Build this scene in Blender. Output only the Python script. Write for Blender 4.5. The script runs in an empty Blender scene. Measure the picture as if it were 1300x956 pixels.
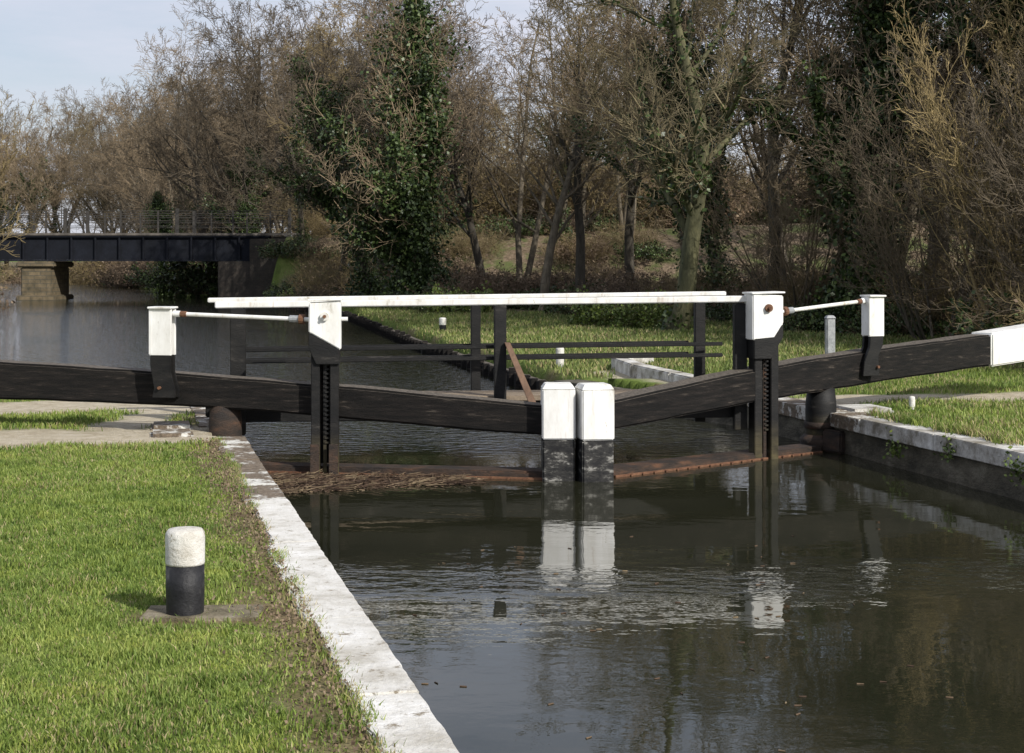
import bpy, bmesh, math, random
import numpy as np
from mathutils import Vector, Matrix, Quaternion
R=math.radians
rng=np.random.default_rng(7); random.seed(7)
sc=bpy.context.scene
sc.view_settings.view_transform='Standard'; sc.view_settings.look='None'; sc.view_settings.exposure=0
COL=sc.collection

# ------------------------------------------------------------ materials
def new_mat(name):
    m=bpy.data.materials.new(name); m.use_nodes=True
    nt=m.node_tree; b=nt.nodes['Principled BSDF']; return m,nt,b
def N(nt,t,**kw):
    n=nt.nodes.new(t)
    for k,v in kw.items():
        if k in n.inputs.keys(): n.inputs[k].default_value=v
        else: setattr(n,k,v)
    return n
def ramp(nt,src,stops):
    r=nt.nodes.new('ShaderNodeValToRGB'); e=r.color_ramp.elements
    e[0].position,e[0].color=stops[0][0],(*stops[0][1],1)
    e[1].position,e[1].color=stops[-1][0],(*stops[-1][1],1)
    for p,c in stops[1:-1]:
        k=e.new(p); k.color=(*c,1)
    nt.links.new(src,r.inputs[0]); return r.outputs[0]
def mix(nt,f,a,b,bt='MIX'):
    m=nt.nodes.new('ShaderNodeMix'); m.data_type='RGBA'; m.blend_type=bt
    for s,i in ((f,0),(a,6),(b,7)):
        if hasattr(s,'links') or hasattr(s,'is_output'): nt.links.new(s,m.inputs[i])
        else: m.inputs[i].default_value=s if i==0 else (*s,1)
    return m.outputs[2]
def coords(nt,scale=(1,1,1)):
    tc=nt.nodes.new('ShaderNodeTexCoord'); mp=nt.nodes.new('ShaderNodeMapping')
    mp.inputs['Scale'].default_value=scale
    nt.links.new(tc.outputs['Object'],mp.inputs['Vector']); return mp.outputs[0]
def noise(nt,vec,scale,detail=5,rough=.6):
    n=N(nt,'ShaderNodeTexNoise',Scale=scale,Detail=detail,Roughness=rough)
    nt.links.new(vec,n.inputs['Vector']); return n.outputs['Fac']
def bump(nt,b,h,s=.4,d=.01):
    k=N(nt,'ShaderNodeBump',Strength=s,Distance=d); nt.links.new(h,k.inputs['Height']); nt.links.new(k.outputs[0],b.inputs['Normal'])
def simple(name,c1,c2,c3=None,scale=4,st=(1,1,1),rough=.7,bs=.4,bd=.01,fine=40,lo=.35,hi=.68,spec=.5,rand=0,moss=False):
    m,nt,b=new_mat(name); v=coords(nt,st)
    n=noise(nt,v,scale,6,.65)
    stops=[(lo,c1),(hi,c2)] if c3 is None else [(lo,c1),((lo+hi)/2,c2),(hi,c3)]
    c=ramp(nt,n,stops)
    n2=noise(nt,v,fine,4,.7)
    c=mix(nt,.5,c,ramp(nt,n2,[(.3,(.55,.55,.55)),(.7,(1.3,1.3,1.3))]),'MULTIPLY')
    if moss:   # algae near the water line
        sx=nt.nodes.new('ShaderNodeSeparateXYZ'); tc=nt.nodes.new('ShaderNodeTexCoord'); nt.links.new(tc.outputs['Object'],sx.inputs[0])
        k=nt.nodes.new('ShaderNodeMapRange'); nt.links.new(sx.outputs['Z'],k.inputs[0])
        for i_,q in zip((1,2,3,4),(.05,.42,.62,.0)): k.inputs[i_].default_value=q
        mm=nt.nodes.new('ShaderNodeMath'); mm.operation='MULTIPLY'; nt.links.new(k.outputs[0],mm.inputs[0]); nt.links.new(ramp(nt,n,[(.35,(.2,.2,.2)),(.6,(1,1,1))]),mm.inputs[1])
        c=mix(nt,mm.outputs[0],c,(.13,.105,.045))
    if rand:
        oi=nt.nodes.new('ShaderNodeObjectInfo')
        c=mix(nt,1.0,c,ramp(nt,oi.outputs['Random'],[(0,(1-rand,1-rand*1.0,1-rand*1.0)),(.5,(1,.97,.90)),(1,(1+rand,1+rand*.85,1+rand*.6))]),'MULTIPLY')
    nt.links.new(c,b.inputs['Base Color'])
    b.inputs['Roughness'].default_value=rough; b.inputs['Specular IOR Level'].default_value=spec
    if bs>0: bump(nt,b,n2,bs,bd)
    return m

M_black=simple('black_painted_timber',(.006,.006,.006),(.014,.013,.012),(.08,.072,.063),scale=3,st=(1,1,3),rough=.6,fine=30,lo=.42,hi=.80,spec=.3,moss=True)
M_scuff=simple('scuffed_black_paint',(.010,.010,.011),(.034,.033,.031),(.36,.35,.32),scale=9,st=(1,1,2.2),rough=.6,fine=45,lo=.41,hi=.70,spec=.3)
def beam_mat():
    m,nt,b=new_mat('tarred_oak'); v=coords(nt,(1,1,9)); n=noise(nt,v,3.2,6,.65); n2=noise(nt,v,26,5,.7); n3=noise(nt,coords(nt),1.1,4,.6)
    c=ramp(nt,n,[(.42,(.005,.0045,.004)),(.60,(.016,.013,.011)),(.76,(.12,.10,.08))])
    c=mix(nt,.5,c,ramp(nt,n2,[(.3,(.5,.5,.5)),(.7,(1.5,1.5,1.5))]),'MULTIPLY')
    # weathered grey top face
    g=nt.nodes.new('ShaderNodeNewGeometry'); sx=nt.nodes.new('ShaderNodeSeparateXYZ'); nt.links.new(g.outputs['Normal'],sx.inputs[0])
    f=ramp(nt,sx.outputs['Z'],[(.55,(0,0,0)),(.9,(.85,.85,.85))])
    c=mix(nt,f,c,ramp(nt,n2,[(.32,(.045,.038,.03)),(.7,(.21,.18,.145))]))
    nt.links.new(c,b.inputs['Base Color']); b.inputs['Roughness'].default_value=.75; b.inputs['Specular IOR Level'].default_value=.25
    bump(nt,b,n2,.8,.018); return m
M_beam=beam_mat()
M_rust=simple('rusty_wet_timber',(.018,.013,.010),(.050,.030,.019),(.14,.065,.032),scale=4,st=(1,1,3),rough=.75,fine=40,bs=.8,bd=.02,lo=.38,hi=.74)
M_iron=simple('rust_iron',(.09,.036,.018),(.20,.10,.05),scale=18,rough=.8)
def white_paint(name,dirt=.55,dirtc=(.30,.26,.18),under=(.25,.2,.14),rust=True):
    m,nt,b=new_mat(name); v=coords(nt,(1,1,.35))
    n=noise(nt,v,6,7,.7); n2=noise(nt,v,34,5,.7)
    c=ramp(nt,n,[(.27,dirtc),(.27+.25*dirt,(.66,.65,.61)),(.68,(.84,.84,.82))])
    if rust:
        v3=coords(nt,(6,6,.5)); n3=noise(nt,v3,3,5,.6)
        c=mix(nt,ramp(nt,n3,[(.58,(0,0,0)),(.76,(.6,.6,.6))]),c,(.34,.22,.12))
    chip=ramp(nt,n2,[(.29,(1,1,1)),(.33,(0,0,0))])
    c=mix(nt,chip,c,under)
    nt.links.new(c,b.inputs['Base Color']); b.inputs['Roughness'].default_value=.5
    bump(nt,b,n2,.25,.006); return m
M_white=white_paint('white_gloss_paint',.5)
def coping_mat():
    m,nt,b=new_mat('white_painted_stone'); v=coords(nt)
    n=noise(nt,v,2.6,9,.75); n2=noise(nt,v,28,6,.75); n4=noise(nt,v,8,7,.75)
    c=ramp(nt,n,[(.33,(.40,.37,.31)),(.48,(.62,.60,.55)),(.66,(.80,.79,.76))])
    c=mix(nt,ramp(nt,n4,[(.35,(1,1,1)),(.42,(0,0,0))]),c,(.25,.21,.15))
    c=mix(nt,ramp(nt,n2,[(.33,(.85,.85,.85)),(.40,(0,0,0))]),c,(.30,.27,.21))
    nt.links.new(c,b.inputs['Base Color']); b.inputs['Roughness'].default_value=.8
    bump(nt,b,n2,.8,.014); return m
M_wcop=coping_mat()
def worn_coping():
    m,nt,b=new_mat('worn_painted_coping'); v=coords(nt)
    n=noise(nt,v,3.2,8,.75); n2=noise(nt,v,25,5,.7)
    st=ramp(nt,n2,[(.3,(.06,.045,.03)),(.55,(.17,.13,.09)),(.75,(.3,.26,.2))])
    f=ramp(nt,n,[(.52,(0,0,0)),(.58,(1,1,1))])
    c=mix(nt,f,st,(.62,.61,.56)); nt.links.new(c,b.inputs['Base Color']); b.inputs['Roughness'].default_value=.85
    bump(nt,b,n2,.8,.02); return m
M_worn=worn_coping()
M_greycop=simple('weathered_painted_stone',(.18,.16,.12),(.44,.42,.38),(.66,.65,.61),scale=3,rough=.85,fine=25,bs=.6,bd=.02,lo=.36,hi=.62)
def brick(name,c1,c2,mo,sc_=1.0):
    m,nt,b=new_mat(name); tc=nt.nodes.new('ShaderNodeTexCoord')
    sx=nt.nodes.new('ShaderNodeSeparateXYZ'); nt.links.new(tc.outputs['Object'],sx.inputs[0])
    ad=nt.nodes.new('ShaderNodeMath'); nt.links.new(sx.outputs['X'],ad.inputs[0]); nt.links.new(sx.outputs['Y'],ad.inputs[1])
    cx=nt.nodes.new('ShaderNodeCombineXYZ'); nt.links.new(ad.outputs[0],cx.inputs[0]); nt.links.new(sx.outputs['Z'],cx.inputs[1])
    br=nt.nodes.new('ShaderNodeTexBrick'); nt.links.new(cx.outputs[0],br.inputs['Vector'])
    br.inputs['Color1'].default_value=(*c1,1);br.inputs['Color2'].default_value=(*c2,1);br.inputs['Mortar'].default_value=(*mo,1)
    br.inputs['Scale'].default_value=sc_; br.inputs['Brick Width'].default_value=.22; br.inputs['Row Height'].default_value=.075; br.inputs['Mortar Size'].default_value=.008
    n=noise(nt,tc.outputs['Object'],2.5,7,.7)
    c=mix(nt,1.0,br.outputs['Color'],ramp(nt,n,[(.3,(.4,.42,.35)),(.7,(1.3,1.25,1.15))]),'MULTIPLY')
    nt.links.new(c,b.inputs['Base Color']); b.inputs['Roughness'].default_value=.85
    bump(nt,b,n,.6,.03); return m
M_lockwall=simple('stained_lock_wall',(.035,.032,.022),(.10,.088,.062),(.21,.19,.145),scale=2.2,st=(1,1,2),rough=.85,fine=16,bs=.9,bd=.03,lo=.34,hi=.70)
M_pier=brick('yellow_stock_brick',(.12,.095,.06),(.16,.125,.08),(.09,.08,.06),.35)
M_abut=brick('shaded_brick',(.04,.032,.028),(.055,.042,.035),(.03,.03,.026))  # shade at the bridge end is put into this dark brick colour
M_girder=simple('dark_blue_steel',(.008,.009,.012),(.014,.016,.023),scale=1.2,rough=.85,fine=9,spec=.15)
M_rail=simple('bridge_rail_steel',(.022,.020,.018),(.06,.054,.046),scale=6,rough=.8)
M_deckedge=simple('pale_deck_edge',(.06,.052,.045),(.16,.14,.12),scale=2,rough=.9)
M_plank=simple('deck_planks',(.16,.12,.085),(.30,.24,.17),scale=3,st=(.4,6,1),rough=.85,bs=.5)
M_brace=simple('bare_brown_timber',(.10,.055,.03),(.17,.10,.06),scale=6,st=(1,1,.3),rough=.7)
M_conc=simple('mossy_concrete',(.10,.085,.045),(.21,.175,.115),(.32,.28,.21),scale=6,rough=.9,bs=.8,bd=.02)
M_grey=simple('grey_galvanised',(.22,.23,.24),(.35,.36,.36),scale=12,rough=.6)
M_bark=simple('bark',(.055,.047,.035),(.145,.124,.092),scale=6,st=(1,1,.3),rough=.9,bs=.8,bd=.03,fine=18,rand=.4)
M_barkg=simple('algae_bark',(.045,.047,.024),(.125,.12,.06),scale=5,st=(1,1,.3),rough=.9,bs=.8,bd=.03,fine=18,rand=.1)
M_twig=simple('twigs',(.120,.093,.062),(.235,.186,.126),scale=.8,rough=.85,bs=0,rand=.5)
M_twigo=simple('oak_twigs',(.12,.10,.055),(.23,.185,.10),scale=.8,rough=.85,bs=0)
M_twigy=simple('willow_twigs',(.17,.13,.062),(.30,.235,.115),scale=.9,rough=.8,bs=0,rand=.3)
M_twigr=simple('bramble_stems',(.090,.063,.044),(.20,.148,.10),scale=1.5,rough=.85,bs=0,rand=.5)
def leafmat(name,c1,c2,c3,rough=.45,sc_=1.6,trans=0):
    m,nt,b=new_mat(name); g=nt.nodes.new('ShaderNodeNewGeometry'); v=coords(nt)
    n=noise(nt,v,sc_,4,.6); r=nt.nodes.new('ShaderNodeMath'); r.operation='MULTIPLY_ADD'
    nt.links.new(g.outputs['Random Per Island'],r.inputs[0]); r.inputs[1].default_value=.5; nt.links.new(n,r.inputs[2])
    c=ramp(nt,r.outputs[0],[(.45,c1),(.75,c2),(1.0,c3)])
    if sc_<1:
        n5=noise(nt,v,2.6,4,.7)
        c=mix(nt,1.0,c,ramp(nt,n5,[(.32,(.62,.68,.62)),(.5,(1,1,1)),(.68,(1.3,1.15,1.1))]),'MULTIPLY')
    nt.links.new(c,b.inputs['Base Color']); b.inputs['Roughness'].default_value=rough
    b.inputs['Specular IOR Level'].default_value=.35
    if trans:
        tr=nt.nodes.new('ShaderNodeBsdfTranslucent'); nt.links.new(c,tr.inputs[0])
        ms=nt.nodes.new('ShaderNodeMixShader'); ms.inputs[0].default_value=trans
        out=nt.nodes['Material Output']; nt.links.new(b.outputs[0],ms.inputs[1]); nt.links.new(tr.outputs[0],ms.inputs[2]); nt.links.new(ms.outputs[0],out.inputs[0])
    return m
M_ivy=leafmat('ivy_leaves',(.015,.028,.008),(.036,.060,.017),(.09,.125,.038))
M_green=leafmat('shrub_leaves',(.05,.08,.018),(.10,.145,.03),(.18,.22,.05))
M_brown=leafmat('dead_leaves',(.085,.058,.038),(.155,.11,.072),(.24,.18,.12),.8)
M_grass=leafmat('grass_blades',(.090,.145,.026),(.170,.240,.042),(.29,.345,.09),.6,.9,.2)
M_grass2=leafmat('rough_grass_blades',(.070,.105,.026),(.130,.172,.042),(.22,.24,.08),.7,.6)
M_dry=leafmat('dry_grass_blades',(.16,.135,.06),(.28,.235,.115),(.38,.33,.18),.8)
M_reed=leafmat('dead_reed',(.03,.018,.011),(.085,.052,.032),(.20,.15,.09),.8,3)

# ------------------------------------------------------------ object helpers
def group(name,loc):
    e=bpy.data.objects.new(name,None); e.location=loc; e.empty_display_size=.3; COL.objects.link(e); return e
def add(o,parent=None):
    COL.objects.link(o)
    if parent is not None:
        o.parent=parent; o.matrix_parent_inverse=Matrix.Translation(-Vector(parent.location))
    return o
def finish(name,bm,mat,parent,bev=0.0,smooth=False):
    bmesh.ops.recalc_face_normals(bm,faces=bm.faces)
    if bev>0:
        es=[e for e in bm.edges if len(e.link_faces)==2 and e.calc_face_angle(0)>.5]
        bmesh.ops.bevel(bm,geom=es,offset=bev,segments=2,affect='EDGES',clamp_overlap=True)
    me=bpy.data.meshes.new(name); bm.to_mesh(me); bm.free()
    me.materials.append(mat)
    if smooth:
        for p in me.polygons: p.use_smooth=True
    return add(bpy.data.objects.new(name,me),parent)
def loft(name,rings,mat,parent,bev=.01,smooth=False):
    bm=bmesh.new(); vs=[[bm.verts.new(p) for p in r] for r in rings]
    n=len(rings[0])
    for a,b in zip(vs[:-1],vs[1:]):
        for i in range(n): bm.faces.new((a[i],a[(i+1)%n],b[(i+1)%n],b[i]))
    bm.faces.new(vs[0]); bm.faces.new(vs[-1][::-1])
    return finish(name,bm,mat,parent,bev,smooth)
def rect_ring(p,side,w,zb,zt):
    s=Vector((side[0],side[1],0)).normalized()*w/2
    return [Vector((p[0],p[1],zb))-s,Vector((p[0],p[1],zb))+s,Vector((p[0],p[1],zt))+s,Vector((p[0],p[1],zt))-s]
def hbeam(name,p0,p1,w,zs0,zs1,mat,parent,bev=.01):
    d=Vector((p1[0]-p0[0],p1[1]-p0[1])); side=(-d.y,d.x)
    return loft(name,[rect_ring(p0,side,w,*zs0),rect_ring(p1,side,w,*zs1)],mat,parent,bev)
def post(name,x,y,w,d,z0,z1,ang,mat,parent,bev=.01,top=1.0):
    c,s=math.cos(ang),math.sin(ang)
    def ring(z,k=1): return [Vector((x+c*a*w/2*k-s*b*d/2*k,y+s*a*w/2*k+c*b*d/2*k,z)) for a,b in((-1,-1),(1,-1),(1,1),(-1,1))]
    return loft(name,[ring(z0),ring(z1,top)],mat,parent,bev)
def plate(name,pts,x,y,ang,th,mat,parent,bev=.004,off=0):
    c,s=math.cos(ang),math.sin(ang)
    a=[Vector((x+c*u-s*(off-th/2),y+s*u+c*(off-th/2),z)) for u,z in pts]
    b=[v+Vector((-s*th,c*th,0)) for v in a]
    return loft(name,[a,b],mat,parent,bev)
def rod(name,p0,p1,r,mat,parent,n=12,r1=None):
    p0=Vector(p0);p1=Vector(p1); d=(p1-p0).normalized(); q=d.orthogonal().normalized(); t=d.cross(q)
    r1=r if r1 is None else r1
    f=lambda p,rr:[p+(q*math.cos(2*math.pi*i/n)+t*math.sin(2*math.pi*i/n))*rr for i in range(n)]
    return loft(name,[f(p0,r),f(p1,r1)],mat,parent,0)
def lathe(name,prof,x,y,mat,parent,n=32):
    rings=[[Vector((x+r*math.cos(2*math.pi*i/n),y+r*math.sin(2*math.pi*i/n),z)) for i in range(n)] for r,z in prof]
    return loft(name,rings,mat,parent,0,True)
def np_mesh(name,V,F,mats,midx=None,smooth=False):
    me=bpy.data.meshes.new(name); k=F.shape[1]
    me.vertices.add(len(V)); me.vertices.foreach_set('co',np.ascontiguousarray(V,dtype=np.float32).ravel())
    me.loops.add(F.size); me.loops.foreach_set('vertex_index',np.ascontiguousarray(F,dtype=np.int32).ravel())
    me.polygons.add(len(F)); me.polygons.foreach_set('loop_start',np.arange(0,F.size,k,dtype=np.int32))
    if midx is not None: me.polygons.foreach_set('material_index',midx.astype(np.int32))
    if smooth: me.polygons.foreach_set('use_smooth',np.ones(len(F),dtype=bool))
    for m in mats: me.materials.append(m)
    me.update(calc_edges=True); return me

# ------------------------------------------------------------ layout in plan
CANAL=np.array([(1.63,-2),(-3.54,19),(-6,21.3),(-14,23),(-17,35),(-22,50),(-30.5,84),(-50,120),(-78,190),(-66,190),(-46,165),(-24,105),(-13,80),(-6,57),(-2,36),(0.6,23.9),(2.95,19.6),(3.44,17.6),(8.26,-2)],float)
WOODS=np.array([(-10,66),(-3.5,58),(1,49),(6,42),(9.5,33),(12,27),(60,22),(400,20),(400,600),(-300,600),(-300,195),(-60,195),(-20,105),(-12,84)],float)
def sdist(x,y,P):
    x=np.asarray(x,float);y=np.asarray(y,float)
    d=np.full(x.shape,1e9); ins=np.zeros(x.shape,bool); n=len(P)
    for i in range(n):
        ax,ay=P[i];bx,by=P[(i+1)%n]; ex,ey=bx-ax,by-ay
        t=np.clip(((x-ax)*ex+(y-ay)*ey)/(ex*ex+ey*ey),0,1)
        d=np.minimum(d,np.hypot(x-ax-t*ex,y-ay-t*ey))
        c=((ay>y)!=(by>y)); xs=ax+(y-ay)*ex/(ey if ey!=0 else 1e-9)
        ins^=(c&(x<xs))
    return np.where(ins,-d,d)
def ss(a,b,x):
    t=np.clip((x-a)/(b-a),0,1); return t*t*(3-2*t)
def wob(x,y,f=1.0):
    return (np.sin(x*1.7*f+1.3*np.sin(y*1.1*f))+np.sin(y*2.3*f+1.7*np.sin(x*.9*f+2))+.6*np.sin(x*5.1*f+y*3.7*f)+.6*np.sin(y*6.1*f-x*4.3*f+1))/3.2
def pl(x,y,pts):
    d=np.full(np.shape(x),1e9)
    for (ax,ay),(bx,by) in zip(pts[:-1],pts[1:]):
        ex,ey=bx-ax,by-ay
        t=np.clip(((x-ax)*ex+(y-ay)*ey)/(ex*ex+ey*ey),0,1); d=np.minimum(d,np.hypot(x-ax-t*ex,y-ay-t*ey))
    return d
def height(x,y):
    d=sdist(x,y,CANAL)
    lock=(y<23)
    w=np.where(lock,ss(.03,.22,d),ss(.02,.5,d))
    top=np.where(lock,.375,.28+.12*ss(.3,4,d))
    top=top+ .9*ss(6,40,d)*ss(30,50,y)
    top=top+.018*wob(x,y,.8)*ss(.6,1.5,d)
    yl=84+.08*(x+12)
    e=3.0*(1-ss(3,11,np.abs(y-yl)))*np.maximum(ss(-12.3,-11.5,x),1-ss(-35,-34,x))
    top=top+e
    return -1.2+(1.2+top)*w
def masks(x,y):
    x=np.asarray(x,float);y=np.asarray(y,float)
    w=wob(x,y,1.6)*.2
    p=1-ss(-.12,.16,pl(x,y,[(-12,14.6),(-6,15.0),(-3.9,15.3),(-3.2,15.7)])-.72+w)
    p=np.maximum(p,1-ss(-.12,.16,pl(x,y,[(-4.0,16.0),(-3.9,18.2)])-.35+w))
    p=np.maximum(p,1-ss(-.12,.16,pl(x,y,[(-14,17.0),(-6,18.2),(-4.6,19),(-3.9,18.4)])-.75+w))
    p=np.maximum(p,1-ss(-.12,.16,pl(x,y,[(3.3,18.4),(4.4,19.7),(8,19.9),(14,18.6)])-.5+w))
    p=np.maximum(p,.9*(1-ss(-.15,.2,pl(x,y,[(3.2,20.3),(1.8,25)])-.5+w)))
    d=sdist(x,y,CANAL)
    s=(1-ss(.40,.66,d+w*.7))*(y<22)*.8
    s=np.maximum(s,1-ss(-.05,.1,np.hypot((x+1.42)/1.9,(y-7.62))-.24+w*.35))
    s=np.maximum(s,.7*ss(.3,.65,wob(x+3,y,.45))*(y>24))
    wd=1-ss(-1.5,1.0,sdist(x,y,WOODS)+wob(x,y,.5)*1.5)
    return p,s,wd

# ------------------------------------------------------------ ground
def axis(lo,hi,dl,dh,step,g):
    a=list(np.arange(dl,dh+1e-6,step)); s=step
    while a[-1]<hi: s*=g; a.append(a[-1]+s)
    s=step
    while a[0]>lo: s*=g; a.insert(0,a[0]-s)
    return np.array(a)
xs=axis(-700,700,-8,7,.1,1.045); ys=axis(-60,1200,3,27,.11,1.03)
X,Y=np.meshgrid(xs,ys); Z=height(X,Y)
nx,ny=len(xs),len(ys)
V=np.stack([X.ravel(),Y.ravel(),Z.ravel()],1)
i=np.arange(nx*ny).reshape(ny,nx)
F=np.stack([i[:-1,:-1].ravel(),i[:-1,1:].ravel(),i[1:,1:].ravel(),i[1:,:-1].ravel()],1)
def ground_mat():
    m,nt,b=new_mat('ground_surface'); v=coords(nt)
    a=nt.nodes.new('ShaderNodeAttribute'); a.attribute_name='mask'
    sp=nt.nodes.new('ShaderNodeSeparateColor'); nt.links.new(a.outputs['Color'],sp.inputs[0])
    n1=noise(nt,v,.9,6,.65); n2=noise(nt,v,30,5,.7); n3=noise(nt,v,6,6,.7)
    g=ramp(nt,n1,[(.3,(.08,.12,.026)),(.5,(.13,.18,.038)),(.72,(.20,.23,.07))])
    g=mix(nt,.6,g,ramp(nt,n2,[(.3,(.4,.4,.4)),(.7,(1.3,1.3,1.2))]),'MULTIPLY')
    path=ramp(nt,n3,[(.3,(.30,.25,.175)),(.5,(.44,.385,.29)),(.72,(.54,.485,.39))])
    path=mix(nt,.4,path,ramp(nt,n2,[(.3,(.5,.5,.5)),(.7,(1.25,1.25,1.2))]),'MULTIPLY')
    soil=ramp(nt,n3,[(.3,(.085,.068,.032)),(.52,(.17,.13,.07)),(.75,(.29,.235,.15))])
    wood=ramp(nt,n3,[(.3,(.06,.045,.03)),(.5,(.14,.105,.07)),(.68,(.25,.19,.135))])
    wg=ramp(nt,n1,[(.47,(0,0,0)),(.60,(.85,.85,.85))])
    wood=mix(nt,wg,wood,(.075,.10,.03))
    c=mix(nt,sp.outputs[1],g,soil); c=mix(nt,sp.outputs[2],c,wood); c=mix(nt,sp.outputs[0],c,path)
    nt.links.new(c,b.inputs['Base Color']); b.inputs['Roughness'].default_value=.95; b.inputs['Specular IOR Level'].default_value=.15
    bump(nt,b,n2,.7,.03); return m
me=np_mesh('ground',V,F,[ground_mat()],smooth=True)
p,s,wd=masks(V[:,0],V[:,1])
ca=me.color_attributes.new('mask','FLOAT_COLOR','POINT')
ca.data.foreach_set('color',np.stack([p,s,wd,np.ones_like(p)],1).astype(np.float32).ravel())
add(bpy.data.objects.new('ground',me))

# ------------------------------------------------------------ water
def water_mat():
    m,nt,b=new_mat('canal_water'); tc=nt.nodes.new('ShaderNodeTexCoord')
    mp=nt.nodes.new('ShaderNodeMapping'); mp.inputs['Scale'].default_value=(1,1.5,1); mp.inputs['Rotation'].default_value=(0,0,R(12))
    nt.links.new(tc.outputs['Object'],mp.inputs[0]); v=mp.outputs[0]
    sx=nt.nodes.new('ShaderNodeSeparateXYZ'); nt.links.new(tc.outputs['Object'],sx.inputs[0])
    def mr(src,a,b_,c,d):
        k=nt.nodes.new('ShaderNodeMapRange'); k.interpolation_type='SMOOTHSTEP'
        nt.links.new(src,k.inputs[0])
        for i_,q in zip((1,2,3,4),(a,b_,c,d)): k.inputs[i_].default_value=q
        return k.outputs[0]
    def mth(op,a,b_):
        k=nt.nodes.new('ShaderNodeMath'); k.operation=op
        for i_,q in enumerate((a,b_)):
            if isinstance(q,(int,float)): k.inputs[i_].default_value=q
            else: nt.links.new(q,k.inputs[i_])
        return k.outputs[0]
    far=mr(sx.outputs['Y'],16.2,19,0,.034)
    patch=noise(nt,v,.45,3,.5)
    near=mr(patch,.42,.66,.0006,.0026)
    wv=mth('ADD',sx.outputs['Y'],mth('MULTIPLY',noise(nt,v,.6,3,.6),1.2))
    band=mth('MULTIPLY',mr(wv,10.2,10.8,0,1),mr(wv,11.1,11.8,1,0))
    near=mth('ADD',near,mth('MULTIPLY',band,.013))
    amp=mth('ADD',near,far)
    h=mth('MULTIPLY',noise(nt,v,5.0,3,.5),amp)
    h2=mth('MULTIPLY',noise(nt,v,1.1,2,.5),.0035)
    k=N(nt,'ShaderNodeBump',Strength=1.0,Distance=1.0); nt.links.new(mth('ADD',h,h2),k.inputs['Height']); nt.links.new(k.outputs[0],b.inputs['Normal'])
    c=ramp(nt,noise(nt,v,.5,4,.6),[(.3,(.015,.016,.009)),(.7,(.024,.024,.014))])
    nt.links.new(c,b.inputs['Base Color']); b.inputs['Roughness'].default_value=.012; b.inputs['IOR'].default_value=1.42
    return m
Vw=np.array([(-95,-4,0),(12,-4,0),(12,200,0),(-95,200,0)],float)
add(bpy.data.objects.new('canal_water',np_mesh('canal_water',Vw,np.array([[0,1,2,3]]),[water_mat()])))

# ------------------------------------------------------------ lock walls
def wall(name,line,side,wid,segs,body_z=.27):
    g=group(name,(line[0][0],line[0][1],0))
    for a,b in zip(line[:-1],line[1:]):
        a=Vector(a);b=Vector(b); d=(b-a).normalized(); nrm=Vector((d.y,-d.x))*side
        hbeam('wall_body',a+nrm*(wid/2+.02),b+nrm*(wid/2+.02),wid-.04,(-1.1,body_z),(-1.1,body_z),M_lockwall,g,0)
    for (a,b,w,mat,zt,Ls) in segs:
        a=Vector(a);b=Vector(b); L=(b-a).length; d=(b-a).normalized(); nrm=Vector((d.y,-d.x))*side
        n=max(1,round(L/Ls)); cuts=[(j+(random.uniform(-.2,.2) if 0<j<n else 0))/n*L for j in range(n+1)]
        for j in range(n):
            q0=a+d*(cuts[j]+.003); q1=a+d*(cuts[j+1]-.003); o=random.uniform(-.006,.006); dz=random.uniform(-.004,.004); ww=w+random.uniform(-.02,.02)
            m_=max(2,int((q1-q0).length/.06)); rings=[]
            for k in range(m_+1):
                q=q0.lerp(q1,k/m_); e1=random.uniform(-.0035,.0035); e2=random.uniform(-.012,.012)
                a_=q+nrm*(-.02+o+e1); b_=q+nrm*(-.02+ww+o+e2)
                rings.append([Vector((a_.x,a_.y,body_z+.002)),Vector((b_.x,b_.y,body_z+.002)),Vector((b_.x,b_.y,zt+dz)),Vector((a_.x,a_.y,zt+dz))])
            loft('coping_stone',rings,mat,g,.007)
    return g
sl=-.2462
lx=lambda y:-.45+sl*(y-6.5)
wall('lock_wall',[(lx(-2),-2),(lx(19),19),(-6,21.3),(-14,23)],-1,.5,
  [((lx(1),1),(lx(11.25),11.25),.29,M_wcop,.395,1.9),((lx(11.27),11.27),(lx(15.3),15.3),.30,M_worn,.385,.9),((lx(16.3),16.3),(lx(19),19),.4,M_worn,.39,1),((-3.65,19.05),(-6,21.3),.35,M_worn,.39,1)])
rx=lambda y:3.44+sl*(y-17.6)
wall('lock_wall',[(rx(-2),-2),(rx(17.6),17.6),(2.95,19.6),(.6,23.9)],1,.5,
  [((rx(2),2),(rx(16.6),16.6),.34,M_greycop,.43,1.8),((rx(16.62),16.62),(2.95,19.6),.4,M_worn,.42,1)])
g=group('white_kerb',(2.2,23,.4))
for a,b in(((2.75,20.6),(2.35,22.4)),((2.348,22.41),(1.95,24.2)),((1.948,24.21),(1.75,25.9)),((1.76,25.92),(2.3,26.6))):
    hbeam('kerb_stone',a,b,.25,(.2,.50),(.2,.50),M_greycop,g,.02)
g=group('stone_quoin',(-3.3,15.8,.3))
post('quoin_block',-3.36,15.55,.42,.5,.1,.41,R(13),M_worn,g,.03)
post('quoin_block_rear',-3.50,16.2,.42,.55,.1,.42,R(13),M_worn,g,.03)
g=group('stone_quoin',(3.9,17.9,.3))
post('quoin_block',3.95,17.75,.5,.6,.1,.45,R(13),M_greycop,g,.03)

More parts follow.
